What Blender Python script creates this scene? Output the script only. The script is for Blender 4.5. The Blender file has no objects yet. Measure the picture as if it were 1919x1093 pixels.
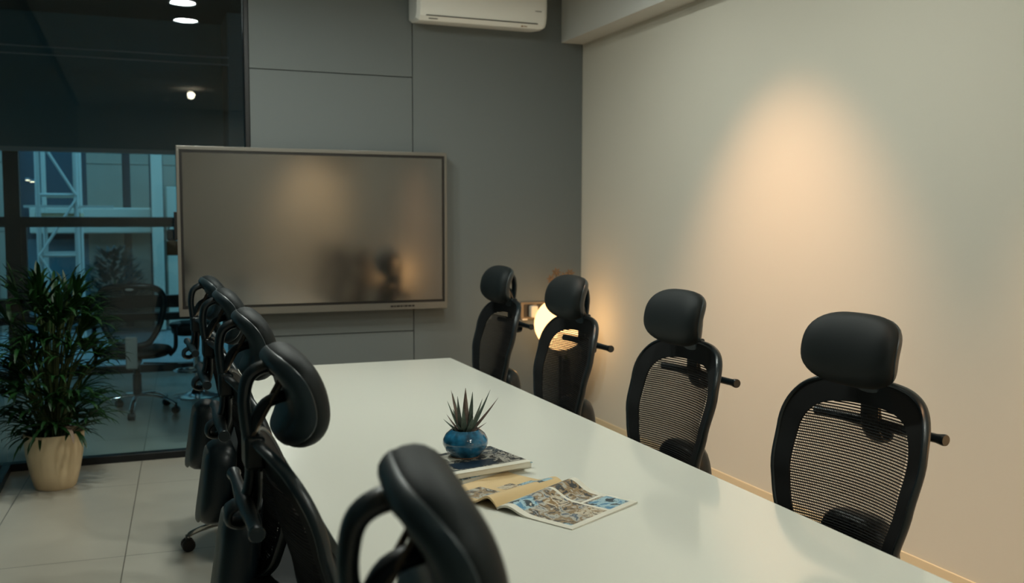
import bpy, bmesh, math, random
from mathutils import Vector, Matrix, Euler

# ---------------------------------------------------------------- scene, camera, world, exposure
scene = bpy.context.scene
col = scene.collection
PI = math.pi
def S(r, g, b):
    return tuple(((c/255)/12.92 if c/255 <= .04045 else ((c/255+.055)/1.055)**2.4) for c in (r, g, b))

cam_d = bpy.data.cameras.new('camera')
cam = bpy.data.objects.new('camera', cam_d); col.objects.link(cam)
YAW, PITCH, ROLL = .3738, .0767, -.002
cam.matrix_world = (Matrix.Translation((0, 0, 1.49)) @ Matrix.Rotation(-YAW, 4, 'Z')
                    @ Matrix.Rotation(PI/2-PITCH, 4, 'X') @ Matrix.Rotation(-ROLL, 4, 'Z'))
cam_d.sensor_width = 36; cam_d.lens = 36*1784.1/1919
cam_d.clip_start = .05; cam_d.clip_end = 200
cam_d.dof.use_dof = True; cam_d.dof.focus_distance = 2.9; cam_d.dof.aperture_fstop = 3.6
scene.camera = cam

world = bpy.data.worlds.new('dusk_sky'); scene.world = world; world.use_nodes = True
bg = world.node_tree.nodes['Background']
bg.inputs['Color'].default_value = (.10, .275, .385, 1); bg.inputs['Strength'].default_value = 5.4

scene.view_settings.view_transform = 'Standard'; scene.view_settings.look = 'None'
scene.view_settings.gamma = 1; scene.view_settings.use_curve_mapping = False
scene.view_settings.exposure = 0.0

WARM = (1.0, .80, .58); NEUTRAL = (1.0, .92, .76)
def spot(name, loc, target, energy, size_deg, blend=1, color=WARM, radius=.03):
    l = bpy.data.lights.new(name, 'SPOT'); l.energy = energy; l.color = color
    l.spot_size = math.radians(size_deg); l.spot_blend = blend; l.shadow_soft_size = radius
    o = bpy.data.objects.new(name, l); col.objects.link(o); o.location = loc
    d = Vector(target)-Vector(loc); o.rotation_euler = d.to_track_quat('-Z', 'Y').to_euler()
    return o
# wall-wash downlights above the right wall and the wall behind the camera
for sy, e in ((3.87, 205), (1.6, 190)):
    spot('wall_spot', (1.76, sy, 3.07), (2.957, sy, .58), e, 61, 1, (1.0, .57, .31), .05)
spot('rear_spot', (2.45, -1.8, 3.07), (2.5, -2.6, 1.3), 300, 58, 1, (1.0, .70, .40))
LAMP_DISC = 256      # radiance of the ceiling downlights and the added fill discs

# ---------------------------------------------------------------- materials
def mat(name, color, rough=.5, metal=0, spec=.5, coat=0, noise=0, nscale=40, bump=0, bscale=200):
    m = bpy.data.materials.new(name); m.use_nodes = True
    nt = m.node_tree; b = nt.nodes['Principled BSDF']
    b.inputs['Base Color'].default_value = (*color, 1); b.inputs['Roughness'].default_value = rough
    b.inputs['Metallic'].default_value = metal; b.inputs['Specular IOR Level'].default_value = spec
    if coat: b.inputs['Coat Weight'].default_value = coat; b.inputs['Coat Roughness'].default_value = .06
    if noise or bump:
        tc = nt.nodes.new('ShaderNodeTexCoord')
    if noise:
        n = nt.nodes.new('ShaderNodeTexNoise'); n.inputs['Scale'].default_value = nscale; n.inputs['Detail'].default_value = 4
        nt.links.new(tc.outputs['Object'], n.inputs['Vector'])
        r = nt.nodes.new('ShaderNodeValToRGB'); r.color_ramp.elements[0].position = .3; r.color_ramp.elements[1].position = .7
        r.color_ramp.elements[0].color = (*[c*(1-noise) for c in color], 1)
        r.color_ramp.elements[1].color = (*[min(1, c*(1+noise)) for c in color], 1)
        nt.links.new(n.outputs['Fac'], r.inputs['Fac']); nt.links.new(r.outputs['Color'], b.inputs['Base Color'])
    if bump:
        n = nt.nodes.new('ShaderNodeTexNoise'); n.inputs['Scale'].default_value = bscale; n.inputs['Detail'].default_value = 3
        nt.links.new(tc.outputs['Object'], n.inputs['Vector'])
        bn = nt.nodes.new('ShaderNodeBump'); bn.inputs['Strength'].default_value = bump; bn.inputs['Distance'].default_value = .002
        nt.links.new(n.outputs['Fac'], bn.inputs['Height']); nt.links.new(bn.outputs['Normal'], b.inputs['Normal'])
    return m
def emit(name, color, strength):
    m = bpy.data.materials.new(name); m.use_nodes = True; nt = m.node_tree
    nt.nodes.remove(nt.nodes['Principled BSDF'])
    e = nt.nodes.new('ShaderNodeEmission'); e.inputs['Color'].default_value = (*color, 1); e.inputs['Strength'].default_value = strength
    nt.links.new(e.outputs['Emission'], nt.nodes['Material Output'].inputs['Surface']); return m
def glass_mat(name, tint, refl0=.035, rough=0):
    m = bpy.data.materials.new(name); m.use_nodes = True; nt = m.node_tree
    nt.nodes.remove(nt.nodes['Principled BSDF'])
    lw = nt.nodes.new('ShaderNodeLayerWeight'); lw.inputs['Blend'].default_value = .5
    pw = nt.nodes.new('ShaderNodeMath'); pw.operation = 'POWER'; pw.inputs[1].default_value = 5
    nt.links.new(lw.outputs['Facing'], pw.inputs[0])
    ma = nt.nodes.new('ShaderNodeMath'); ma.operation = 'MULTIPLY_ADD'; ma.inputs[1].default_value = 1-refl0; ma.inputs[2].default_value = refl0
    nt.links.new(pw.outputs[0], ma.inputs[0])
    t = nt.nodes.new('ShaderNodeBsdfTransparent'); t.inputs['Color'].default_value = (*tint, 1)
    g = nt.nodes.new('ShaderNodeBsdfGlossy'); g.inputs['Roughness'].default_value = rough
    mx = nt.nodes.new('ShaderNodeMixShader')
    nt.links.new(ma.outputs[0], mx.inputs[0]); nt.links.new(t.outputs[0], mx.inputs[1]); nt.links.new(g.outputs[0], mx.inputs[2])
    nt.links.new(mx.outputs[0], nt.nodes['Material Output'].inputs['Surface']); return m
def tile_mat(name, c1, c2, grout, size, origin, rot, rough):
    m = bpy.data.materials.new(name); m.use_nodes = True; nt = m.node_tree; b = nt.nodes['Principled BSDF']
    tc = nt.nodes.new('ShaderNodeTexCoord'); mp = nt.nodes.new('ShaderNodeMapping'); mp.vector_type = 'TEXTURE'
    mp.inputs['Location'].default_value = (*origin, 0); mp.inputs['Rotation'].default_value = (0, 0, rot)
    nt.links.new(tc.outputs['Object'], mp.inputs['Vector'])
    bk = nt.nodes.new('ShaderNodeTexBrick'); bk.offset = 0; bk.squash = 1
    bk.inputs['Scale'].default_value = 1; bk.inputs['Brick Width'].default_value = size; bk.inputs['Row Height'].default_value = 2*size
    bk.inputs['Mortar Size'].default_value = .0028; bk.inputs['Mortar Smooth'].default_value = .2
    bk.inputs['Color1'].default_value = (*c1, 1); bk.inputs['Color2'].default_value = (*c2, 1); bk.inputs['Mortar'].default_value = (*grout, 1)
    nt.links.new(mp.outputs[0], bk.inputs['Vector'])
    n = nt.nodes.new('ShaderNodeTexNoise'); n.inputs['Scale'].default_value = 2.2; n.inputs['Detail'].default_value = 6
    nt.links.new(tc.outputs['Object'], n.inputs['Vector'])
    mx = nt.nodes.new('ShaderNodeMix'); mx.data_type = 'RGBA'; mx.blend_type = 'MULTIPLY'; mx.inputs[0].default_value = .35
    nt.links.new(bk.outputs['Color'], mx.inputs[6]); nt.links.new(n.outputs['Color'], mx.inputs[7])
    hs = nt.nodes.new('ShaderNodeHueSaturation'); hs.inputs['Saturation'].default_value = .0
    nt.links.new(n.outputs['Color'], hs.inputs['Color']); nt.links.new(hs.outputs[0], mx.inputs[7])
    nt.links.new(mx.outputs[2], b.inputs['Base Color']); b.inputs['Roughness'].default_value = rough
    return m
def photo_mat(name, cols, scale, rough=.35):
    """a printed photograph: patches of a few inks"""
    m = bpy.data.materials.new(name); m.use_nodes = True; nt = m.node_tree; b = nt.nodes['Principled BSDF']
    tc = nt.nodes.new('ShaderNodeTexCoord')
    n = nt.nodes.new('ShaderNodeTexNoise'); n.inputs['Scale'].default_value = scale; n.inputs['Detail'].default_value = 5; n.inputs['Roughness'].default_value = .62
    n.inputs['Distortion'].default_value = 1.2
    nt.links.new(tc.outputs['Object'], n.inputs['Vector'])
    r = nt.nodes.new('ShaderNodeValToRGB'); r.color_ramp.interpolation = 'CONSTANT'
    el = r.color_ramp.elements
    while len(el) < len(cols): el.new(.5)
    for i, c in enumerate(cols):
        el[i].position = 0 if i == 0 else .33+.34*(i-1)/max(1, len(cols)-2)
        el[i].color = (*c, 1)
    nt.links.new(n.outputs['Fac'], r.inputs['Fac']); nt.links.new(r.outputs['Color'], b.inputs['Base Color'])
    b.inputs['Roughness'].default_value = rough
    return m

M = dict(
    wall_grey = mat('grey_panel_paint', S(103, 109, 109), .75, bump=.05, bscale=300),
    groove = mat('panel_groove', S(40, 40, 40), .9),
    wall_warm = mat('cream_wall_paint', S(210, 205, 192), .8, bump=.08, bscale=220),
    beam = mat('pale_beam_paint', S(206, 205, 200), .8),
    ceiling = mat('white_ceiling_paint', S(200, 198, 190), .85),
    skirting = mat('beige_skirting', S(224, 206, 172), .45),
    floor = tile_mat('beige_floor_tiles', S(190, 184, 170), S(184, 178, 164), S(120, 114, 104), .6, (-.09, 4.44), -math.radians(2.5), .28),
    black_metal = mat('black_frame_metal', S(22, 24, 26), .4, .3),
    glass = glass_mat('partition_glass', (.87, .97, 1.0)),
    window_glass = glass_mat('outer_window_glass', (.95, .98, .99)),
    table = mat('white_gloss_laminate', S(222, 222, 212), .10, spec=.5, coat=.3),
    table_leg = mat('white_table_panel', S(210, 210, 204), .4),
    fabric = mat('black_pad_fabric', S(13, 21, 23), .6, spec=.25, bump=.15, bscale=900),
    mesh = mat('black_mesh_fabric', S(20, 22, 23), .65, spec=.2),
    plastic = mat('charcoal_plastic', S(17, 29, 34), .34, spec=.5),
    shell = mat('grey_plastic_shell', S(32, 44, 49), .4),
    ltgrey = mat('light_grey_plastic', S(150, 150, 146), .5),
    plate = mat('mid_grey_plastic', S(112, 114, 110), .5),
    chrome = mat('chrome', (.75, .77, .78), .12, 1),
    rod = mat('bronze_rod', S(120, 108, 96), .3, .8),
    rubber = mat('black_rubber', S(20, 21, 22), .5),
    screen = mat('dark_anti_glare_screen', S(24, 25, 25), .13, spec=.5),
    bezel = mat('brushed_silver_bezel', S(118, 116, 110), .34, .6),
    bezel_black = mat('black_bezel', S(12, 13, 14), .35),
    ac = mat('white_ac_plastic', S(250, 250, 246), .25),
    dark_line = mat('dark_slot', S(40, 38, 34), .7),
    badge = mat('bronze_badge', S(150, 112, 60), .4, .4),
    globe = emit('lamp_globe_glow', (1.0, .56, .22), 3.3),
    disc = emit('downlight_glow', (.935, 1.0, .91), LAMP_DISC),
    far_disc = emit('far_light_glow', (1.0, .80, .50), 6),
    tiny_disc = emit('small_spot_glow', (1.0, .84, .60), 45),
    pot_cream = mat('cream_pot_glaze', S(222, 198, 160), .42, noise=.05, nscale=9),
    soil = mat('dark_soil', S(26, 20, 16), .95, bump=1, bscale=90),
    leaf = mat('deep_green_leaf', S(10, 50, 8), .5, noise=.35, nscale=14),
    cane = mat('green_cane', S(46, 62, 26), .6),
    dry_leaf = mat('dry_brown_leaf', S(120, 100, 84), .7),
    blue_glaze = mat('blue_crackle_glaze', S(32, 96, 130), .12, coat=.6, noise=.55, nscale=38),
    pot_foot = mat('bare_clay_foot', S(120, 92, 70), .8),
    succulent = mat('grey_green_succulent', S(84, 98, 88), .5, noise=.3, nscale=60),
    succulent_warm = mat('purple_brown_succulent', S(112, 96, 88), .5, noise=.25, nscale=60),
    paper = mat('magazine_paper', S(214, 210, 196), .4),
    paper_beige = mat('tan_printed_paper', S(206, 178, 132), .4),
    print_dark = photo_mat('cover_print', [S(10, 16, 22), S(66, 76, 82), S(20, 32, 42), S(146, 142, 132), S(14, 20, 26), S(84, 70, 56)], 22),
    print_navy = mat('navy_print', S(18, 34, 50), .3),
    print_a = photo_mat('city_photo_print', [S(50, 50, 50), S(90, 104, 116), S(170, 168, 158), S(140, 118, 88), S(56, 60, 64), S(206, 204, 196)], 24),
    print_b = photo_mat('blue_photo_print', [S(30, 54, 76), S(74, 130, 164), S(150, 180, 190), S(44, 60, 70), S(196, 190, 170)], 22),
    print_c = photo_mat('brown_photo_print', [S(60, 46, 36), S(140, 112, 74), S(190, 180, 160), S(88, 78, 68), S(44, 42, 42)], 26),
    brown_flower = mat('dried_petal', S(112, 92, 72), .8),
    socket = mat('taupe_socket_plate', S(116, 104, 90), .45, .3),
    socket_dark = mat('black_socket_module', S(34, 32, 32), .4),
    plug = mat('white_plug_plastic', S(226, 216, 198), .4),
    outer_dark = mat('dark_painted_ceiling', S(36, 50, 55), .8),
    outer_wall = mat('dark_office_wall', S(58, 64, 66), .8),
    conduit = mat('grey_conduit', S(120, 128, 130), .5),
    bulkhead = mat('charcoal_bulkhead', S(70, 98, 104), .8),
    facade = mat('beige_facade_panel', S(140, 128, 112), .8, noise=.08, nscale=1.5),
    facade_joint = mat('dark_facade_joint', S(50, 66, 74), .9),
    column_white = mat('white_column_paint', S(190, 178, 160), .7),
    pavement = mat('outdoor_paving', S(120, 120, 116), .8, noise=.1, nscale=3),
    scaffold = mat('galvanised_pole', S(186, 180, 168), .5, .1),
    plank = mat('timber_plank', S(196, 170, 132), .8),
    brown_card = mat('brown_card', S(120, 82, 50), .8),
    bush = mat('dusky_bush', S(46, 62, 58), .8, noise=.3, nscale=8),
)

M['screen'].node_tree.nodes['Principled BSDF'].inputs['IOR'].default_value = 2.5

# ---------------------------------------------------------------- geometry helpers
class G:
    """collects shapes and links them as ONE mesh object"""
    def __init__(s): s.v = []; s.f = []; s.m = []
    def add(s, vs, fs, mi=0):
        o = len(s.v); s.v += [tuple(p) for p in vs]
        for f in fs: s.f.append([i+o for i in f]); s.m.append(mi)
        return s
    def box(s, a, b, mi=0, mtx=None):
        (x0, y0, z0), (x1, y1, z1) = a, b
        vs = [Vector(p) for p in ((x0,y0,z0),(x1,y0,z0),(x1,y1,z0),(x0,y1,z0),(x0,y0,z1),(x1,y0,z1),(x1,y1,z1),(x0,y1,z1))]
        if mtx: vs = [mtx @ p for p in vs]
        return s.add(vs, [(0,3,2,1),(4,5,6,7),(0,1,5,4),(1,2,6,5),(2,3,7,6),(3,0,4,7)], mi)
    def lathe(s, prof, c=(0, 0, 0), n=32, mi=0, mtx=None):
        vs = []; fs = []
        for r, z in prof:
            for k in range(n):
                a = 2*PI*k/n; vs.append(Vector((r*math.cos(a), r*math.sin(a), z)))
        for i in range(len(prof)-1):
            for k in range(n):
                fs.append((i*n+k, i*n+(k+1) % n, (i+1)*n+(k+1) % n, (i+1)*n+k))
        if prof[0][0] > 1e-6: fs.append(tuple(reversed(range(n))))
        if prof[-1][0] > 1e-6: fs.append(tuple(range((len(prof)-1)*n, len(prof)*n)))
        if mtx: vs = [mtx @ p for p in vs]
        return s.add([p+Vector(c) for p in vs], fs, mi)
    def tube(s, pts, ra, rb=None, n=10, mi=0, closed=False, up=None, caps=True):
        """sweep an ellipse; ra across (along `up` x tangent), rb along up; ra/rb may be lists"""
        pts = [Vector(p) for p in pts]; N = len(pts); rb = ra if rb is None else rb
        vs = []; fs = []; prev = None
        for i, p in enumerate(pts):
            if closed: t = pts[(i+1) % N]-pts[i-1]
            else: t = pts[min(i+1, N-1)]-pts[max(i-1, 0)]
            t.normalize()
            if up is not None:
                w = Vector(up); w = (w-t*w.dot(t))
                if w.length < 1e-4: w = t.orthogonal()
            elif prev is None: w = t.orthogonal()
            else: w = prev-t*prev.dot(t)
            w.normalize(); prev = w; q = t.cross(w)
            A = ra[i] if isinstance(ra, (list, tuple)) else ra
            B = rb[i] if isinstance(rb, (list, tuple)) else rb
            for k in range(n):
                a = 2*PI*k/n; vs.append(p+q*(A*math.cos(a))+w*(B*math.sin(a)))
        for i in range(N if closed else N-1):
            j = (i+1) % N
            for k in range(n): fs.append((i*n+k, i*n+(k+1) % n, j*n+(k+1) % n, j*n+k))
        if not closed and caps: fs.append(tuple(reversed(range(n)))); fs.append(tuple(range((N-1)*n, N*n)))
        return s.add(vs, fs, mi)
    def pillow(s, fn, e=3.0, nr=8, na=40, rim=5.0, rim2=None, mi=0):
        """closed cushion: fn(u, v, side*h) -> point; u, v in a superellipse of exponent e, h the bulge 0..1"""
        vs = []; fs = []
        for side in (1, -1):
            base = len(vs); vs.append(fn(0, 0, side))
            for i in range(1, nr+1):
                rr = math.sin(i/nr*PI/2)
                for k in range(na):
                    a = 2*PI*k/na; c, d = math.cos(a), math.sin(a)
                    r = rr/((abs(c)**e+abs(d)**e)**(1/e))
                    vs.append(fn(c*r, d*r, side*(max(0, 1-rr**(rim if side == 1 or rim2 is None else rim2)))**.5))
            def idx(i, k): return base if i == 0 else base+1+(i-1)*na+k % na
            for k in range(na):
                t = (idx(0, 0), idx(1, k), idx(1, k+1)); fs.append(t if side == 1 else t[::-1])
                for i in range(1, nr):
                    q = (idx(i, k), idx(i+1, k), idx(i+1, k+1), idx(i, k+1)); fs.append(q if side == 1 else q[::-1])
        return s.add(vs, fs, mi)
    def build(s, name, mats, parent=None, smooth=True, angle=40, bevel=0, weld=True):
        me = bpy.data.meshes.new(name); me.from_pydata(s.v, [], s.f)
        for m in (mats if isinstance(mats, (list, tuple)) else [mats]): me.materials.append(m)
        me.polygons.foreach_set('material_index', s.m); me.update()
        if weld:
            bm = bmesh.new(); bm.from_mesh(me); bmesh.ops.remove_doubles(bm, verts=bm.verts, dist=1e-6)
            bmesh.ops.recalc_face_normals(bm, faces=bm.faces); bm.to_mesh(me); bm.free()
        if smooth:
            me.polygons.foreach_set('use_smooth', [True]*len(me.polygons)); me.set_sharp_from_angle(angle=math.radians(angle))
        o = bpy.data.objects.new(name, me); col.objects.link(o)
        if parent: o.parent = parent
        if bevel:
            b = o.modifiers.new('bevel', 'BEVEL'); b.width = bevel; b.segments = 3; b.limit_method = 'ANGLE'; b.angle_limit = math.radians(40)
        return o
def tag(o, label, cat, group=None, kind=None):
    o['label'] = label; o['category'] = cat
    if group: o['group'] = group
    if kind: o['kind'] = kind
    return o
def thing(name, label, cat, loc=(0, 0, 0), rz=0, group=None):
    o = bpy.data.objects.new(name, None); o.empty_display_size = .1; col.objects.link(o)
    o.location = loc; o.rotation_euler = (0, 0, rz); return tag(o, label, cat, group)
def struct(g, name, mats, parent=None, **k):
    o = g.build(name, mats, parent, **k)
    o['kind'] = 'structure'; return o
def copy_thing(root, loc, rz, label):
    r = root.copy(); col.objects.link(r); r.location = loc; r.rotation_euler = (0, 0, rz); r['label'] = label
    for ch in list(root.children):
        c = ch.copy(); col.objects.link(c); c.parent = r
        for g in list(ch.children):
            d = g.copy(); col.objects.link(d); d.parent = c
    return r
def catmull(P, n=6, closed=False):
    P = [Vector(p) for p in P]; N = len(P); out = []
    for i in range(N if closed else N-1):
        g = (lambda k: P[k % N]) if closed else (lambda k: P[max(0, min(N-1, k))])
        a, b, c, d = g(i-1), g(i), g(i+1), g(i+2)
        for j in range(n):
            t = j/n
            out.append(.5*((2*b)+(c-a)*t+(2*a-5*b+4*c-d)*t*t+(3*b-a-3*c+d)*t**3))
    if not closed: out.append(P[-1])
    return out
def lerp_table(T, x):
    if x <= T[0][0]: return T[0][1]
    for (a, p), (b, q) in zip(T, T[1:]):
        if x <= b:
            t = (x-a)/(b-a); t = t*t*(3-2*t)*.5+t*.5; return p+(q-p)*t
    return T[-1][1]

# ---------------------------------------------------------------- the setting
XW, YB, XL, XG, YR, ZC = 2.958, 6.18, -.75, .655, -2.6, 3.1
BACK_T = .12
g = G(); g.box((-9, YR, -.1), (6, 10.0, 0)); struct(g, 'floor', M['floor'])
g = G(); g.box((XL, YR, ZC), (XW+.2, YB+.12, ZC+.1)); struct(g, 'ceiling', M['ceiling'])
# back wall: grey panels over dark battens, 6 mm joints
g = G(); g.box((XG+.01, YB+.02, 0), (XW, YB+BACK_T, ZC), 1)
J = .003
for (x0, x1, zs) in ((XG+.012, 1.714, (0, .734, 2.417, ZC)), (1.714, XW, (0, ZC))):
    for za, zb in zip(zs, zs[1:]):
        g.box((x0+J, YB, za+J), (x1-J, YB+.03, zb-J), 0)
struct(g, 'wall_back', [M['wall_grey'], M['groove']], smooth=False)
g = G(); g.box((XW, YR, 0), (XW+.15, YB+.12, ZC)); struct(g, 'wall_right', M['wall_warm'], smooth=False)
g = G(); g.box((XL-.05, YR-.15, 0), (XW+.15, YR, ZC)); struct(g, 'wall_rear', M['wall_warm'], smooth=False)
g = G(); g.box((XW-.166, YR, 2.715), (XW, YB, ZC)); struct(g, 'trim_1', M['beam'], smooth=False)
g = G(); g.box((XW-.009, YR, 0), (XW, YB, .1)); struct(g, 'baseboard_right', M['skirting'], bevel=.003)
g = G(); g.box((XG+.02, YB-.012, 0), (XW-.009, YB, .1)); struct(g, 'baseboard_back', M['skirting'], bevel=.003)
# glass partition facing the camera
w1 = G().box((XL, YB+.045, .04), (XG-.015, YB+.055, ZC-.03)).build('window_1', M['glass']); w1['kind'] = 'structure'
struct(G().box((XL-.025, YB, 0), (XG, YB+.07, .045)), 'trim_2', M['black_metal'], bevel=.004)
struct(G().box((XG-.016, YB+.0, .045), (XG+.012, YB+.09, ZC)), 'trim_3', M['black_metal'], bevel=.003)
struct(G().box((XL-.025, YB, ZC-.03), (XG, YB+.07, ZC)), 'trim_4', M['black_metal'])
# glass partition on the left side of the room
w2 = G().box((XL-.012, YR, .04), (XL-.002, YB+.04, ZC-.03)).build('window_2', M['glass']); w2['kind'] = 'structure'
struct(G().box((XL-.03, YR, 0), (XL+.02, YB, .045)), 'trim_5', M['black_metal'], bevel=.004)
struct(G().box((XL-.03, YR, ZC-.03), (XL+.02, YB, ZC)), 'trim_6', M['black_metal'])

# outer office beyond the glass: dark ceiling, window wall, right end wall
YF = 9.75
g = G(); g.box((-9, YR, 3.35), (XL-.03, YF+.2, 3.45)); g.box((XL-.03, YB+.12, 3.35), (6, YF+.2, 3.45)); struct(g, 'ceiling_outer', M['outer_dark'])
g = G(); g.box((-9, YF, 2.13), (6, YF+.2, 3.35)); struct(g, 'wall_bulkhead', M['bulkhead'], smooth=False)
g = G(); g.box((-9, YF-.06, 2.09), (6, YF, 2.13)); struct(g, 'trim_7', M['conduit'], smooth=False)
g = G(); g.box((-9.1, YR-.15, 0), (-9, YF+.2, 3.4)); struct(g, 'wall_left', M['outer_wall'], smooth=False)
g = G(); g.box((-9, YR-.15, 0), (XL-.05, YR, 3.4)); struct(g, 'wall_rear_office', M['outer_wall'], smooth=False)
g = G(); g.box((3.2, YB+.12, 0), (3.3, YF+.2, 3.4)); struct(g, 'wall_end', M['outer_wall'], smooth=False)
g = G(); g.box((.80, 9.15, 0), (1.25, YF, 3.35)); struct(g, 'pillar', mat('blue_grey_pillar', S(92, 104, 108), .8), smooth=False)
# window wall: frame with mullions and rails, then the glass
g = G()
for x0, x1 in ((-5.0, -4.9), (-3.1, -3.0), (-1.13, -1.0), (1.2, 1.3)): g.box((x0, YF+.02, 0), (x1, YF+.12, 2.13))
g.box((-9, YF+.0, 1.40), (3.2, YF+.12, 1.495)); g.box((-9, YF+.02, .62), (3.2, YF+.12, .74)); g.box((-9, YF+.02, .50), (3.2, YF+.12, .57))
g.box((-9, YF+.02, 0), (3.2, YF+.12, .07)); g.box((-1.0, YF+.03, .5), (-.955, YF+.11, 1.40))
struct(g, 'window_frame', M['black_metal'], smooth=False)
w3 = G().box((-9, YF+.06, .05), (3.2, YF+.07, 2.12)).build('window_3', M['window_glass']); w3['kind'] = 'structure'
# two thin conduits under the outer ceiling
for z, lb in ((2.92, 'upper of two thin grey pipes under the dark outer ceiling'), (2.855, 'lower of two thin grey pipes under the dark outer ceiling')):
    o = G().tube([(-5, 9.0, z), (.80, 9.0, z)], .007, n=8).build('conduit_pipe', M['conduit']); tag(o, lb, 'pipe', 'thin pipes under the outer ceiling')

# outside
g = G(); g.box((-14, YF+.2, -.12), (10, 24, -.02)); struct(g, 'ground_outside', M['pavement'])
g = G(); g.box((-14, 14.1, -.02), (10, 14.3, 7), 1)
for x0, x1 in ((-14, -4), (-3.9, -2.6), (-2.5, -1.45), (-.62, -.17), (-.08, .17), (.34, 1.5), (1.6, 4), (4.1, 10)):
    for za, zb in ((-.02, .35), (.36, 1.30), (1.31, 2.2), (2.21, 4.0), (4.01, 7)):
        g.box((x0, 14.0, za), (x1-.012, 14.12, zb), 0)
g.box((-1.45, 14.02, 0), (-.62, 14.12, 1.2), 2)
struct(g, 'facade_opposite', [M['facade'], M['facade_joint'], M['bulkhead']], smooth=False)
tag(G().box((.175, 13.4, 0), (.315, 13.55, 4.5)).build('white_column', M['column_white'], smooth=False, bevel=.01),
    'tall white column outside in front of the beige building', 'column')
tag(G().box((.36, 13.5, 0), (1.4, 13.7, 1.9)).build('white_panel', M['column_white'], smooth=False, bevel=.01),
    'pale upright panel outside, just right of the white column', 'panel')
g = G().box((-1.3, 13.75, 1.28), (.17, 14.1, 1.62)); tag(g.build('pale_ledge', M['column_white'], smooth=False, bevel=.02), 'pale ledge running outside at mid height behind the scaffold', 'ledge')

# scaffold tower
sc = thing('scaffold_tower', 'pale galvanised scaffold tower standing outside the window', 'scaffold', (-.86, 12.6, 0))
for x in (-.2, .2):
    for y in (-.4, .4):
        G().tube([(x, y, 0), (x, y, 3.2)], .028, n=10).build('pole', M['scaffold'], sc)
for z in (.35, 1.05, 1.75, 2.45):
    for y in (-.4, .4): G().tube([(-.2, y, z), (.2, y, z)], .02, n=8).build('cross_bar', M['scaffold'], sc)
for k, (za, zb) in enumerate(((1.05, .35), (2.45, 1.75), (1.05, 1.7))):
    G().tube([(-.2, -.43, za), (.2, -.43, zb)], .016, n=8).build('diagonal_brace', M['scaffold'], sc)
for z in (1.42, 1.6): G().box((-.35, -.42, z), (.6, -.34, z+.03)).build('toe_board', M['scaffold'], sc, smooth=False)
G().box((-.24, -.35, 1.50), (.24, .35, 1.54)).build('platform_plank', M['plank'], sc, smooth=False)
# bush outside
random.seed(4)
g = G()
for k in range(420):
    a = random.uniform(0, 2*PI); t = random.random(); r = .34*math.sin(PI*min(1, t*.8+.15))**.6*random.uniform(.6, 1)
    p = Vector((r*math.cos(a), r*math.sin(a), .1+.95*t)); d = Vector((math.cos(a), math.sin(a), random.uniform(.1, 1))).normalized()
    q = d.cross(Vector((0, 0, 1))).normalized()*.035
    g.add([p, p+d*.07+q, p+d*.17, p+d*.07-q], [(0, 1, 2, 3)])
o = thing('round_bush', 'dark round bush outside at the foot of the beige facade', 'bush', (-.30, 13.5, 0))
g.build('foliage', M['bush'], o, weld=False); G().tube([(0, 0, 0), (0, 0, .7)], [.03, .015]).build('stem', M['cane'], o)
# three lit ceiling lamps seen far outside through the window
for k, (x, z) in enumerate(((-1.32, 1.975), (-1.265, 1.955), (-1.212, 1.935))):
    o = thing('far_lamp', ['first', 'middle', 'last'][k]+' of three small warm lamps in a slanting row outside the window', 'lamp', (x, 13.9, z), group='row of small lamps outside')
    G().lathe([(0, -.006), (.024, -.006), (.024, 0)], n=16).build('glowing_disc', M['far_disc'], o)
    G().lathe([(.0255, -.002), (.0255, .03), (0, .03)], n=12).box((-.006, 0, .01), (.006, .2, .022)).build('housing', M['conduit'], o)

# ---------------------------------------------------------------- ceiling downlights of the meeting room, then added fill discs
def downlight(x, y, r, label, m):
    o = thing('ceiling_downlight', label, 'ceiling light', (x, y, ZC), group='round ceiling downlights')
    G().lathe([(r+.012, 0), (r+.012, -.008), (r, -.012), (r, -.003), (r-.004, -.003), (r-.004, 0)], n=32).build('trim_ring', M['ac'], o)
    G().lathe([(0, -.006), (r-.002, -.006), (r-.002, -.002), (0, -.002)], n=32).build('glowing_disc', m, o)
downlight(.355, 4.80, .095, 'round warm downlight mirrored in the glass, cut by the top of the photo', M['disc'])
downlight(.405, 4.13, .095, 'round warm downlight mirrored in the glass, whole disc below the cut one', M['disc'])
o = thing('ceiling_spotlight', 'tiny ceiling spotlight mirrored as a single bright dot lower in the glass', 'ceiling light', (.665, -.30, ZC))
G().lathe([(.022, 0), (.022, -.03), (0, -.03)], n=16).build('socket', M['ac'], o)
G().lathe([(.046*math.sin(PI*i/10), -.075-.046*math.cos(PI*i/10)) for i in range(11)], n=20).build('bulb', M['tiny_disc'], o)
for k, (x, y) in enumerate(((1.5, 2.9), (1.5, .2), (1.6, -1.3), (1.8, 4.5))):  # unseen fill discs, added to brighten the table and the walls
    downlight(x, y, .095 if k < 3 else .066, ['round ceiling downlight above the middle of the white table', 'round ceiling downlight above the near end of the white table', 'round ceiling downlight behind the near end of the white table', 'round ceiling downlight above the far end of the white table'][k], M['disc'])

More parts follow.
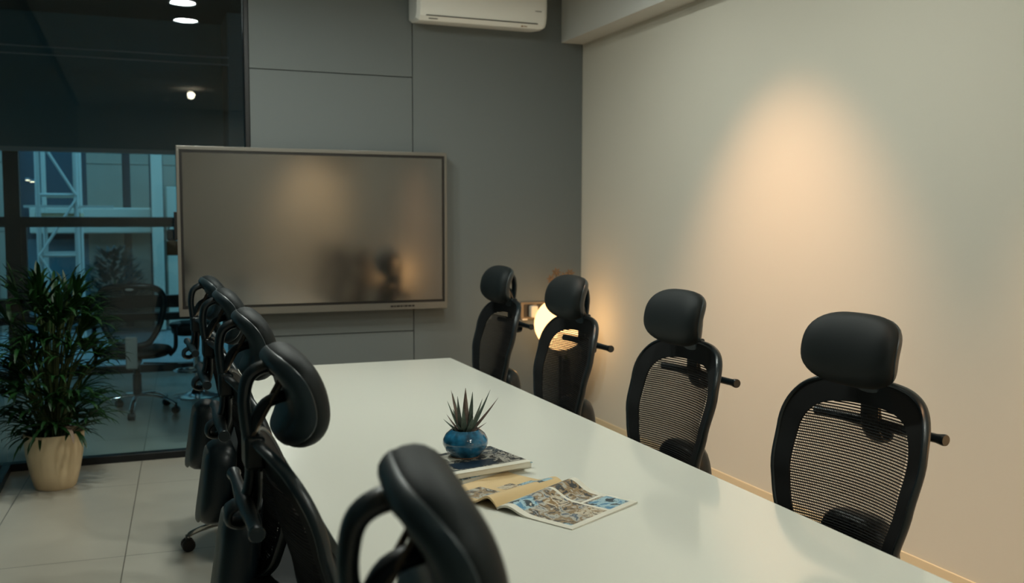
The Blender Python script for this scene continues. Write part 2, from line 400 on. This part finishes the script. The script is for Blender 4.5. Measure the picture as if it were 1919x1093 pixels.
# ---------------------------------------------------------------- office chair with headrest (faces +X)
BX = [(.44, -.195), (.54, -.160), (.64, -.152), (.75, -.172), (.88, -.208), (1.04, -.245)]
def back_pt(y, z, d=0): return Vector((lerp_table(BX, z)+0.058*(y/.26)**2+d, y, z))
HALF = [(0, 1.040), (.085, 1.038), (.155, 1.028), (.208, 1.004), (.242, .957), (.255, .89), (.252, .80), (.236, .71), (.210, .63), (.180, .56), (.146, .505), (.095, .475), (0, .468)]
OUT = catmull([(y, z, 0) for y, z in HALF]+[(-y, z, 0) for y, z in HALF[-2:0:-1]], 4, True)
OUT2 = [(p.x, p.y) for p in OUT]
def inset(d_side, d_top, d_bot):
    r = []
    for y, z in OUT2:
        a = abs(y)/.25; k = 1-d_side/.25
        zz = .47+d_bot+(z-.47)*(1.04-.47-d_top-d_bot)/(1.04-.47)
        r.append((y*k, zz))
    return r
IN2 = inset(.054, .066, .04)
def make_chair(label):
    t = thing('office_chair', label, 'office chair', group='high-backed mesh chairs around the meeting table')
    # frame ring
    G().tube([back_pt(y, z) for y, z in OUT2], .008, .013, n=10, closed=True, up=(1, 0, 0)).build('backrest_frame', M['plastic'], t)
    # mesh: solid border plus threads
    g = G(); N = len(OUT2)
    for s_, d in ((0, .010), (1, .004)):
        vs = [back_pt(y, z, d) for y, z in OUT2]+[back_pt(y, z, d) for y, z in IN2]
        g.add(vs, [(i, (i+1) % N, N+(i+1) % N, N+i) for i in range(N)])
    vs = [back_pt(y, z, .010) for y, z in IN2]+[back_pt(y, z, .004) for y, z in IN2]
    g.add(vs, [(i, (i+1) % N, N+(i+1) % N, N+i) for i in range(N)])
    def span(z):
        ys = []
        for (y0, z0), (y1, z1) in zip(IN2, IN2[1:]+IN2[:1]):
            if (z0-z)*(z1-z) < 0: ys.append(y0+(y1-y0)*(z-z0)/(z1-z0))
        return max(ys) if ys else 0
    z = .508
    while z < .976:
        w = span(z)
        if w > .01: g.tube([back_pt(w*k/7*1.02, z, .007) for k in range(-7, 8)], .0022, .0012, n=4, up=(1, 0, 0), caps=False)
        z += .0078
    y = -.190                                        # fine upright fibres between the threads
    while y <= .1901:
        zs = [q for q in [.512+.47*k/16 for k in range(17)] if span(q) > abs(y)]
        if len(zs) > 2: g.tube([back_pt(y, q, .007) for q in zs], .0004, .0011, n=4, up=(1, 0, 0), caps=False)
        y += .0056
    g.build('mesh_panel', M['mesh'], t, weld=False)
    # headrest: front cushion and rear shell, arched so both edges curl backwards
    HC = Vector((-.168, 0, 1.131))
    def head(u, v, h, off, T, hw, ht):
        a = v*ht; R = .155
        x = -R*(1-math.cos(a/R*.80))+.020*u*u*abs(u)-.022*max(0, -v)**2.5
        zz = math.sin(a/R*.80)*R*1.08
        nx, nz = math.cos(a/R*.80), math.sin(a/R*.80)
        k = off+h*T
        return HC+Vector((x+nx*k-.02*v, u*hw, zz+nz*k+.03*(1-u*u)*0))
    def cushion(u, v, h): return head(u, v, h, .001, .050 if h > 0 else .004, .161, .114)
    def bowl(u, v, h):
        r = min(1, (abs(u)**3+abs(v)**3)**(1/3))
        return head(u, v, h, -.001, .004 if h > 0 else .016+.020*r*r, .163, .116)
    G().pillow(cushion, e=3.0, nr=10, na=52, rim=5, rim2=60).build('headrest_cushion', M['fabric'], t)
    G().pillow(bowl, e=3.0, nr=10, na=52, rim=60, rim2=7).build('headrest_shell', M['shell'], t)
    # neck between backrest and headrest, with thin rods
    g = G(); g.box((-.268, -.042, .985), (-.228, .042, 1.052)); g.build('neck_block', M['plastic'], t, bevel=.008)
    g = G(); g.tube(catmull([(-.248, 0, 1.03), (-.245, 0, 1.07), (-.222, 0, 1.112), (-.178, 0, 1.128)], 5), .022, .012, n=10, up=(1, 0, 0)); g.build('headrest_stem', M['plastic'], t)
    for y in (-.018, .018):
        G().tube([(-.262, y, 1.03), (-.186, y, 1.165)], .0045, n=8).build('headrest_rod', M['rod'], t)
    # looped strap from the headrest back down to the coat hanger
    P = catmull([(-.172, 0, 1.180), (-.215, 0, 1.190), (-.252, 0, 1.172), (-.264, 0, 1.13), (-.262, 0, 1.08), (-.256, 0, 1.03), (-.254, 0, .985), (-.258, 0, .945), (-.268, 0, .915)], 6)
    G().tube(P, [.0145-.004*i/48 for i in range(len(P))], .024, n=14, up=(0, 1, 0)).build('hanger_strap', M['plastic'], t)
    g = G(); g.lathe([(.0, -.028), (.014, -.028), (.014, .028), (0, .028)], (-.206, 0, 1.186), 14, mtx=Matrix.Rotation(PI/2, 4, 'X')); g.build('strap_clamp', M['plastic'], t)
    # coat hanger bar with flared ends and its lower brackets
    R90 = Matrix.Rotation(PI/2, 4, 'X')
    hb = G().lathe([(0, -.228), (.0145, -.228), (.016, -.223), (.015, -.215), (.0125, -.20), (.0125, -.14), (.016, -.06), (.018, 0), (.016, .06), (.0125, .14), (.0125, .20), (.015, .215), (.016, .223), (.0145, .228), (0, .228)], (-.268, 0, .915), 16, mtx=R90).build('coat_hanger_bar', M['plastic'], t)
    P = catmull([(-.268, 0, .915), (-.296, 0, .90), (-.298, 0, .876), (-.270, 0, .872), (-.244, 0, .91), (-.240, 0, .985)], 5)
    G().tube(P, .009, .032, n=14, up=(0, 1, 0)).build('hanger_bracket', M['plastic'], t)
    # lower back housing with pale rear plate
    def hs(u, v, h): return Vector((-.232+.015*u*u+h*.054+.02*v, u*.118, .520+v*.150))
    lb = G().pillow(hs, e=4.2, nr=7, na=40, rim=9).build('lumbar_housing', M['plastic'], t)
    def hp(u, v, h): return Vector((-.284+.015*u*u+h*.006+.02*v, u*.085, .515+v*.135))
    G().pillow(hp, e=4.2, nr=6, na=40, rim=9).build('rear_plate', M['plate'], lb)
    # seat, mechanism, column, star base
    def st(u, v, h): return Vector((.0+u*.225, v*.245, .452-.020*max(0, u-.55)**2*6+h*(.036 if h > 0 else .03)+.012*v*v))
    G().pillow(st, e=3.4, nr=8, na=44, rim=5).build('seat', M['fabric'], t)
    G().tube(catmull([(-.05, 0, .37), (-.14, 0, .375), (-.19, 0, .41), (-.20, 0, .47)], 5), .05, .014, n=10, up=(0, 0, 1)).build('back_support', M['plastic'], t)
    g = G(); g.box((-.12, -.09, .36), (.10, .09, .415)); g.build('tilt_mechanism', M['plastic'], t, bevel=.015)
    g = G(); g.lathe([(.030, .12), (.030, .25), (.0225, .25), (.0225, .37)], n=20); g.build('gas_column', M['chrome'], t)
    g = G(); g.lathe([(.0, .075), (.05, .075), (.055, .10), (.045, .13), (0, .13)], n=20); g.build('base_hub', M['chrome'], t)
    for k in range(5):
        a = 2*PI*k/5+PI*1.0+.1; ca, sa = math.cos(a), math.sin(a)
        P = [(.03*ca, .03*sa, .108), (.12*ca, .12*sa, .112), (.22*ca, .22*sa, .098), (.29*ca, .29*sa, .078), (.305*ca, .305*sa, .062)]
        lg = G().tube(catmull(P, 4), [.022-.009*i/16 for i in range(17)], [.014-.004*i/16 for i in range(17)], n=10, up=(0, 0, 1)).build('base_leg', M['chrome'], t)
        c0 = Vector((.305*ca, .305*sa, .029)); g = G()
        for sgn in (-1, 1):
            q = Vector((-sa, ca, 0))*.016*sgn
            g.lathe([(0, -.010), (.024, -.010), (.029, -.005), (.029, .005), (.024, .010), (0, .010)], c0+q, 16, mtx=Matrix.Rotation(a, 4, 'Z') @ R90)
        g.tube([c0+Vector((0, 0, .045)), c0+Vector((0, 0, .02))], .011, n=8)
        g.build('caster', M['rubber'], lg)
    return t
X0L, X0R = .47, 1.655
chair0 = make_chair('black mesh office chair with headrest cut by the bottom edge, closest to the camera')
chair0.location = (.462, .955, 0); chair0.rotation_euler = (0, 0, -.14)
for x, y, rz, lb in (
    (X0L-.015, 1.97, 0, 'black mesh office chair on the glass side, second from the camera'),
    (X0L, 2.80, -.02, 'black mesh office chair on the glass side, third from the camera'),
    (X0L+.005, 3.62, 0, 'black mesh office chair on the glass side, fourth from the camera'),
    (X0L+.005, 4.45, .03, 'black mesh office chair on the glass side, farthest and nearest the wall screen'),
    (X0R, 2.06, PI+.10, 'black mesh office chair on the cream wall side, nearest the camera'),
    (X0R, 2.99, PI+.06, 'black mesh office chair on the cream wall side, between nearest chair and globe lamp chair'),
    (X0R, 3.94, PI+.04, 'black mesh office chair on the cream wall side, directly in front of the globe lamp'),
    (X0R, 4.85, PI+.03, 'black mesh office chair on the cream wall side, farthest, left of the globe lamp')):
    copy_thing(chair0, (x, y, 0), rz, lb)

# ---------------------------------------------------------------- meeting table
tb = thing('meeting_table', 'long white glossy meeting table in the middle of the room', 'table', (.967, 2.4, 0))
TX0, TX1, TY0, TY1 = .403, 1.531, .35, 4.794
G().box((TX0-.967, TY0-2.4, .71), (TX1-.967, TY1-2.4, .75)).build('tabletop', M['table'], tb, bevel=.003)
for y in (-1.5, .2, 1.9):
    G().box((-.09, y-.03, 0), (.09, y+.03, .71)).build('leg_panel', M['table_leg'], tb, bevel=.003)
G().box((-.03, -1.5, .45), (.03, 1.9, .66)).build('modesty_beam', M['table_leg'], tb, bevel=.003)

# ---------------------------------------------------------------- wall screen
tv = thing('wall_screen', 'large dark matte display with silver bezel on the grey wall', 'display screen', (1.07, YB, 1.405))
W2, ZT, ZB_ = .8485, .517, -.516
yf = -.10
g = G()
g.box((-W2, yf, ZT-.022), (W2, -.035, ZT)); g.box((-W2, yf, ZB_), (W2, -.035, ZB_+.045))
g.box((-W2, yf, ZB_+.045), (-W2+.018, -.035, ZT-.022)); g.box((W2-.018, yf, ZB_+.045), (W2, -.035, ZT-.022))
g.build('bezel', M['bezel'], tv, smooth=False, bevel=.003)
g = G(); g.box((-W2+.018, yf+.006, ZB_+.045), (W2-.018, yf+.03, ZT-.022)); g.build('black_border', M['bezel_black'], tv, smooth=False)
g = G(); g.box((-W2+.034, yf+.004, ZB_+.062), (W2-.034, yf+.0055, ZT-.040)); g.build('screen_glass', M['screen'], tv, smooth=False)
g = G(); g.box((-W2+.03, -.05, ZB_+.03), (W2-.03, -.032, ZT-.03)); g.build('rear_housing', M['bezel_black'], tv, smooth=False)
g = G(); g.box((-.25, -.035, -.3), (.7, 0, -.22)); g.box((-.25, -.035, .2), (.7, 0, .28)); g.build('wall_bracket', M['black_metal'], tv, smooth=False)
pp = G(); x = .46
for w in (.020, .012, .022, .014, .006, .020, .022, .018): pp.box((x, yf-.001, ZB_+.018), (x+w, yf+.004, ZB_+.029)); x += w+.004
pp.build('port_strip', M['bezel_black'], tv, smooth=False)
g = G(); g.box((-W2-.018, -.08, -.05), (-W2, -.045, .12)); g.build('side_lug', M['bezel_black'], tv, smooth=False, bevel=.003)

# ---------------------------------------------------------------- air conditioner
ac = thing('air_conditioner', 'white wall-mounted split air conditioner high on the grey wall', 'air conditioner', (2.145, YB, 2.755))
prof = [(0, .015), (-.12, 0), (-.172, .004), (-.196, .03), (-.207, .075), (-.212, .16), (-.208, .25), (-.19, .285), (-.12, .297), (0, .297)]
hw = .452
g = G(); N = len(prof); vs = []
XS = ((-hw, .90), (-hw+.02, 1.0), (hw-.055, 1.0), (hw-.02, .97), (hw, .90))
for x, k in XS:
    for (y, z) in prof: vs.append((x, y*k, .15+(z-.15)*(1-(1-k)*1.2) if k < 1 else z))
fs = []
for i in range(len(XS)-1):
    for j in range(N): fs.append((i*N+j, i*N+(j+1) % N, (i+1)*N+(j+1) % N, (i+1)*N+j))
fs += [tuple(range(N)), tuple(reversed(range((len(XS)-1)*N, len(XS)*N)))]
g.add(vs, fs); g.build('housing', M['ac'], ac, angle=25)
g = G(); g.box((-hw+.06, -.201, .030), (hw-.07, -.185, .036)); g.build('louver_slot', M['dark_line'], ac, smooth=False)
g = G(); g.box((-hw+.08, -.189, .014), (-hw+.14, -.178, .018)); g.build('vent_mark', M['dark_line'], ac, smooth=False)
g = G(); g.box((.27, -.186, .010), (.283, -.178, .017)); g.box((.288, -.186, .012), (.312, -.178, .016)); g.build('badge', M['badge'], ac, smooth=False)
g = G(); g.box((.375, -.212, .196), (.42, -.206, .222)); g.build('display_badge', M['badge'], ac, smooth=False)
g = G(); g.box((.36, -.2115, .110), (.405, -.205, .116)); g.build('letter_mark', M['ltgrey'], ac, smooth=False)

# ---------------------------------------------------------------- globe lamps
def globe_lamp(x, y, z, r, label):
    t = thing('globe_lamp', label, 'floor lamp', (x, y, 0), group='glowing globe lamps')
    n = 24
    G().lathe([(r*math.sin(PI*i/n), z-r*math.cos(PI*i/n)) for i in range(n+1)], n=48).build('globe', M['globe'], t)
    G().lathe([(.045, z-r-.03), (.045, z-r+.02), (.0, z-r+.02)], n=24).build('collar', M['bezel'], t)
    G().lathe([(.012, .02), (.012, z-r-.02)], n=14).build('pole', M['black_metal'], t)
    G().lathe([(0, 0), (.125, 0), (.125, .014), (.03, .024), (0, .024)], n=36).build('base', M['black_metal'], t)
globe_lamp(2.648, 5.85, .777, .178, 'round glowing globe floor lamp in the far corner behind the chairs')
globe_lamp(2.76, 1.42, .86, .178, 'round glowing globe floor lamp beside the camera, mirrored in the dark screen')

# dried flowers in a tall vase behind the globe
fl = thing('dried_flowers', 'brown dried star flowers peeking above a headrest in the far corner', 'flowers', (2.79, 6.06, 0))
G().lathe([(0, 0), (.055, 0), (.06, .1), (.045, .32), (.028, .44), (.034, .50), (.028, .50), (.022, .44), (0, .43)], n=24).build('vase', M['bezel_black'], fl)
random.seed(8)
for k, (dx, dz) in enumerate(((-.085, 1.135), (-.035, 1.105), (.02, 1.125), (-.13, 1.09), (.055, 1.08))):
    G().tube(catmull([(0, 0, .40), (dx*.3, 0, .75), (dx, -.02*(k % 2), dz-.02)], 6), .0035, n=6).build('stem', M['cane'], fl)
    g = G()
    for j in range(7):
        a = 2*PI*j/7+k; ca, sa = math.cos(a), math.sin(a); c0 = Vector((dx, -.02*(k % 2), dz-.02)); L = .048
        d = Vector((ca*.85, -.25, sa*.8)); q = Vector((-sa, 0, ca))*.009
        g.add([c0, c0+d*L*.5+q, c0+d*L, c0+d*L*.5-q, c0+d*L*.5+Vector((0, -.005, 0))], [(0, 1, 4), (1, 2, 4), (2, 3, 4), (3, 0, 4)])
    g.lathe([(0, -.012), (.011, -.006), (.012, .005), (0, .012)], (dx, -.02*(k % 2)-.004, dz-.02), 10)
    g.build('flower_head', M['brown_flower'], fl, weld=False)

# wall socket with plugged adapter
so = thing('wall_socket', 'taupe double wall socket plate left of the globe lamp', 'socket', (2.585, YB, .842))
G().box((-.10, -.012, -.062), (.10, 0, .062)).build('plate', M['socket'], so, bevel=.004)
G().box((-.075, -.016, -.045), (-.012, -.010, .045)).build('socket_module', M['socket_dark'], so, bevel=.003)
G().box((.022, -.016, -.045), (.085, -.010, .045)).build('socket_module', M['socket_dark'], so, bevel=.003)
G().box((-.09, -.02, -.066), (-.05, -.010, -.056)).build('label_strip', M['plug'], so, bevel=.002)
pl = thing('plug_adapter', 'small white plug adapter pushed into the wall socket', 'plug', (2.57, YB-.016, .838))
G().box((-.027, -.05, -.042), (.027, -.002, .042)).build('adapter_body', M['plug'], pl, bevel=.009)

# ---------------------------------------------------------------- big potted palm by the glass
pt = thing('potted_palm', 'bushy dark green palm in a cream pot by the glass corner', 'potted plant', (-.462, 5.755, 0))
G().lathe([(0, .0), (.098, 0), (.108, .012), (.128, .09), (.146, .19), (.154, .28), (.155, .31), (.147, .31), (.142, .285), (0, .28)], n=48).build('pot', M['pot_cream'], pt)
G().lathe([(.143, .275), (.10, .29), (0, .295)], n=32).build('soil', M['soil'], pt)
random.seed(21)
fol = G(); canes = G()
def leaflet(g, p, d, L, w, droop):
    d = Vector(d).normalized(); n = 6; q = d.cross(Vector((0, 0, 1)))
    if q.length < .05: q = Vector((1, 0, 0))
    q.normalize(); vs = []; c = Vector(p)
    for i in range(n+1):
        t = i/n; ww = w*(math.sin(PI*(t*.86+.08))**.8 if t < 1 else 0)
        up = q.cross(d).normalized()
        vs += [c-q*ww+up*ww*.35, c, c+q*ww+up*ww*.35]
        d = (d+Vector((0, 0, -droop*L/n*6*t))).normalized(); q = (q-d*q.dot(d)).normalized(); c = c+d*(L/n)
    for v in vs:                                     # keep the leaves on this side of the glass
        v.x = max(v.x, -.268); v.y = min(v.y, .385)
    g.add(vs, [(3*i+a, 3*i+a+1, 3*i+a+4, 3*i+a+3) for i in range(n) for a in (0, 1)])
heads = []
for k in range(96):
    a = random.uniform(0, 2*PI); t = (k+.5)/96
    z = .36+.80*t**.9
    R = (.07+.27*math.sin(PI*min(1, .16+t*.74))**.8)*random.uniform(.35, 1)
    base = Vector((.07*math.cos(a)*random.random(), .07*math.sin(a)*random.random(), .28))
    top = Vector((R*math.cos(a)*.8, R*math.sin(a)*.8, z-.10))
    mid = base.lerp(top, .55)+Vector((-.02*math.cos(a), -.02*math.sin(a), .05))
    canes.tube(catmull([base, mid, top], 4), .0045, n=5)
    heads.append((top, a, t))
for top, a, t in heads:
    n = random.randint(8, 11)
    for j in range(n):
        b = a+(j-(n-1)/2)*.30+random.uniform(-.1, .1); el = random.uniform(.0, .7)+.75*t*t
        d = (math.cos(b)*math.cos(el), math.sin(b)*math.cos(el), math.sin(el))
        leaflet(fol, top, d, random.uniform(.15, .26), random.uniform(.008, .0125), random.uniform(1.1, 2.6))
fol.build('foliage', M['leaf'], pt, weld=False)
canes.build('stems', M['cane'], pt, weld=False)
dl = G(); leaflet(dl, (.06, -.13, .36), (.25, -.7, .1), .20, .012, 3.2); dl.build('drooping_leaf', M['dry_leaf'], pt, weld=False)

# ---------------------------------------------------------------- things on the table
st = thing('magazine', 'lower magazine of the stack under the blue pot', 'magazine', (.907, 2.618, .75), math.radians(23), 'stacked magazines under the pot')
G().box((-.137, -.105, 0), (.137, .105, .014)).build('page_block', M['paper'], st, bevel=.002)
G().box((-.139, -.107, .0141), (.139, .107, .0155)).build('cover', [M['print_b']], st)
st2 = thing('magazine', 'upper dark-covered magazine carrying the blue pot', 'magazine', (.892, 2.607, .7657), math.radians(12.5), 'stacked magazines under the pot')
G().box((-.137, -.113, 0), (.137, .113, .015)).build('page_block', M['paper'], st2, bevel=.002)
g = G(); g.box((-.139, -.115, .0151), (.139, .115, .0165), 0)
g.box((-.139, -.088, .0166), (.139, .110, .0168), 1); g.box((-.085, -.080, .0169), (.05, -.020, .0171), 2); g.box((-.06, .015, .0169), (-.02, .085, .0171), 3)
g.build('cover', [M['paper'], M['print_dark'], M['print_navy'], M['paper']], st2, smooth=False)
# blue pot with succulent
bp = thing('succulent_pot', 'spiky succulent in a squat blue glazed pot on the magazines', 'potted plant', (.893, 2.655, .7828))
G().lathe([(0, 0), (.042, 0), (.046, .006), (.060, .020), (.068, .038), (.067, .052), (.058, .068), (.046, .078), (.042, .081), (.038, .079), (.040, .068), (0, .064)], n=48).build('pot', M['blue_glaze'], bp)
G().lathe([(.0, -.0002), (.043, -.0002), (.0445, .004), (.043, .005)], n=40).build('foot_ring', M['pot_foot'], bp)
G().lathe([(.0405, .069), (.02, .073), (0, .074)], n=24).build('soil', M['soil'], bp)
random.seed(5)
def spike(ang, el, L, w, m):
    g = G(); d = Vector((math.cos(ang)*math.cos(el), math.sin(ang)*math.cos(el), math.sin(el)))
    q = Vector((-math.sin(ang), math.cos(ang), 0)); up = d.cross(q); c = Vector((math.cos(ang)*.012, math.sin(ang)*.012, .068)); n = 8; rings = []
    for i in range(n+1):
        t = i/n; ww = w*(1.0-.25*abs(t-.25))*(1-t**2.2)+.0004; tk = ww*.34
        dd = (d+Vector((0, 0, .25*t))).normalized()
        rings.append([c-q*ww-up*tk*.6, c+up*tk*-.1-up*tk*.9*0, c+q*ww-up*tk*.6, c+up*tk*1.2])
        c = c+dd*(L/n)
    vs = [p for r in rings for p in r]
    g.add(vs, [(4*i+a, 4*i+(a+1) % 4, 4*i+4+(a+1) % 4, 4*i+4+a) for i in range(n) for a in range(4)])
    g.build('leaf', m, bp)
SP = [(2.9, 1.30, .125), (3.1, 1.12, .10), (2.5, 1.22, .115), (1.6, 1.45, .125), (.9, 1.38, .115), (.3, 1.05, .135), (.1, .82, .13), (5.9, 1.15, .11),
      (4.6, 1.25, .085), (3.6, .85, .075), (2.2, .75, .08), (5.2, .9, .07), (.7, .55, .06), (3.9, 1.40, .11), (3.0, .55, .065), (6.1, .5, .06), (4.3, .7, .05)]
for k, (a, e, L) in enumerate(SP): spike(a-.38, e, L*1.06, 0.0115 if L > .09 else .009, M['succulent'] if k % 3 else M['succulent_warm'])

# open magazine
om = thing('open_magazine', 'open magazine with colourful photo pages lying on the table', 'magazine', (.955, 2.285, .75), math.atan2(.134, .25))
L2 = .142
def hA(v): return .004+.018*math.exp(-((v-.030)/.030)**2)*(1 if v > .004 else .6)+.006*max(0, math.sin(v*34))
def hB(v): return .004+.022*math.exp(-((v-.035)/.040)**2)*(1 if v > .004 else .6)
def page_half(sgn, hf, wid, mats, pics, name):
    g = G(); nu, nv = 28, 26
    def P(i, j, lift=0):
        u = -L2+2*L2*i/nu; v = wid*j/nv; w = (u/L2)
        return Vector((u, sgn*v, hf(v)*(1+.25*w*(1 if sgn < 0 else -.6))+lift))
    for i in range(nu):
        for j in range(nv):
            m = 0
            uc, vc = (i+.5)/nu, (j+.5)/nv
            for (u0, u1, v0, v1, mi) in pics:
                if u0 <= uc <= u1 and v0 <= vc <= v1: m = mi
            g.add([P(i, j), P(i+1, j), P(i+1, j+1), P(i, j+1)], [(0, 1, 2, 3)], m)
    # edges and underside
    for i in range(nu):
        for j, in ((nv,),):
            a, b = P(i, j), P(i+1, j); g.add([a, b, (b.x, b.y, .0005), (a.x, a.y, .0005)], [(0, 1, 2, 3)], 0)
    for j in range(nv):
        for i in (0, nu):
            a, b = P(i, j), P(i, j+1); g.add([a, b, (b.x, b.y, max(.0005, b.z-.006)), (a.x, a.y, max(.0005, a.z-.006))], [(0, 1, 2, 3)], 0)
        for i in range(nu):
            a, b, c, d = [Vector(q) for q in (P(i, j), P(i+1, j), P(i+1, j+1), P(i, j+1))]
            g.add([(q.x, q.y, max(.0005, q.z-.006)) for q in (a, d, c, b)], [(0, 1, 2, 3)], 0)
    g.build(name, mats, om, angle=60)
page_half(1, hA, .208, [M['paper_beige'], M['print_a'], M['print_c'], M['print_b']],
          [(.10, .42, .38, .80, 1), (.50, .70, .30, .62, 2), (.72, .93, .12, .50, 3), (.12, .45, .06, .30, 0)], 'tan_page')
page_half(-1, hB, .238, [M['paper'], M['print_a'], M['print_c'], M['print_b']],
          [(.06, .94, .06, .94, 1), (.06, .30, .02, .30, 3), (.06, .32, .06, .22, 3), (.64, .94, .10, .44, 1), (.60, .95, .62, .94, 3), (.36, .60, .68, .94, 2), (.34, .58, .28, .48, 2),
           (.06, .12, .80, .94, 3), (.595, .63, .0, 1.0, 0), (.62, 1.0, .52, .56, 0), (.2, .62, .60, .62, 0)], 'photo_page')

# ---------------------------------------------------------------- beyond the glass: task chair, bar stool, hanging bag
def task_chair(x, y, rz):
    t = thing('task_chair', 'black mesh task chair with silver spine seen through the glass', 'office chair', (x, y, 0), rz)
    O = catmull([(0, .0), (.0, .0)], 1)
    half = [(0, .985), (.13, .98), (.20, .95), (.228, .885), (.22, .79), (.195, .69), (.15, .60), (.10, .55), (0, .54)]
    ring = catmull([(a, b, 0) for a, b in half]+[(-a, b, 0) for a, b in half[-2:0:-1]], 4, True)
    def bp_(u, z, d=0): return Vector((-.20-.08*(z-.54)+.05*(u/.22)**2+d, u, z))
    G().tube([bp_(p.x, p.y) for p in ring], .022, .016, n=10, closed=True, up=(1, 0, 0)).build('backrest_frame', M['plastic'], t)
    g = G(); ys = [p for p in ring]
    z = .56
    while z < .965:
        w = max([abs(p.x) for p in ring if abs(p.y-z) < .03] or [0])
        if w > .02: g.tube([bp_(w*k/6, z) for k in range(-6, 7)], .0042, .001, n=4, up=(1, 0, 0), caps=False)
        z += .0115
    g.build('mesh_panel', M['mesh'], t, weld=False)
    G().pillow(lambda u, v, h: bp_(v*.03, .962, -.012+h*.004)+Vector((0, 0, u*.010)), e=2, nr=4, na=20).build('silver_badge', M['ltgrey'], t)
    G().pillow(lambda u, v, h: Vector((.03+u*.24, v*.25, .47+h*.045-.03*max(0, u-.5))), e=3.2, nr=7, na=36).build('seat', M['fabric'], t)
    sp = G(); sp.box((-.235, -.042, .37), (-.21, .042, .61)); sp.box((-.20, -.042, .385), (.0, .042, .42)); sp.build('silver_spine', M['ltgrey'], t, bevel=.012)
    for sg in (-1, 1):
        G().tube(catmull([(-.03, sg*.24, .44), (-.02, sg*.285, .50), (-.04, sg*.29, .62), (-.05, sg*.285, .66)], 5), .016, .024, n=10, up=(1, 0, 0)).build('arm_post', M['plastic'], t)
        G().pillow(lambda u, v, h: Vector((.0+u*.12, sg*.285+v*.04, .675+h*.014)), e=3, nr=5, na=28).build('armrest', M['plastic'], t)
    G().lathe([(.032, .13), (.032, .30), (.024, .30), (.024, .40)], n=18).build('gas_column', M['plastic'], t)
    G().tube([(-.02, -.05, .385), (-.02, -.30, .375)], .006, n=8).build('lever', M['plastic'], t)
    for k in range(5):
        a = 2*PI*k/5+PI; ca, sa = math.cos(a), math.sin(a)
        P = [(.0*ca, .0*sa, .14), (.12*ca, .12*sa, .135), (.22*ca, .22*sa, .115), (.30*ca, .30*sa, .07)]
        lg = G().tube(catmull(P, 4), .018, .011, n=10, up=(0, 0, 1)).build('base_leg', M['chrome'], t)
        g = G(); g.lathe([(0, -.024), (.024, -.024), (.029, -.018), (.029, .018), (.024, .024), (0, .024)], (.30*ca, .30*sa, .029), 14, mtx=Matrix.Rotation(a, 4, 'Z') @ Matrix.Rotation(PI/2, 4, 'X'))
        g.tube([(.30*ca, .30*sa, .03), (.30*ca, .30*sa, .085)], .011, n=8); g.build('caster', M['rubber'], lg)
task_chair(-.035, 7.75, 1.42)
bs = thing('bar_stool', 'black-seated bar stool with chrome pole and round base behind the glass', 'stool', (.43, 8.32, 0))
G().pillow(lambda u, v, h: Vector((u*.20, v*.19, .575+h*.055)), e=4, nr=6, na=40, rim=9).build('seat', M['fabric'], bs)
G().lathe([(.028, .03), (.028, .33), (.02, .33), (.02, .525)], n=20).build('pole', M['chrome'], bs)
G().lathe([(0, 0), (.19, 0), (.19, .008), (.10, .025), (.05, .06), (.03, .10), (0, .10)], n=40).build('round_base', M['chrome'], bs)
G().tube([(-.13*math.cos(2*PI*k/28)-.05, .11*math.sin(2*PI*k/28), .22) for k in range(28)], .009, n=8, closed=True).build('foot_ring', M['chrome'], bs)
bg_ = thing('hanging_bag', 'brown and black bag hanging by the window left of the screen', 'bag', (.30, 9.70, 1.13))
G().box((-.05, -.05, 0), (.055, .02, .14)).build('bag_body', M['brown_card'], bg_, bevel=.012)
G().box((-.045, -.045, .14), (.05, .015, .25)).build('bag_top', M['outer_wall'], bg_, bevel=.02)
G().tube(catmull([(-.03, -.015, .25), (0, -.015, .30), (.03, -.015, .25)], 5), .006, n=8).build('handle', M['outer_dark'], bg_)
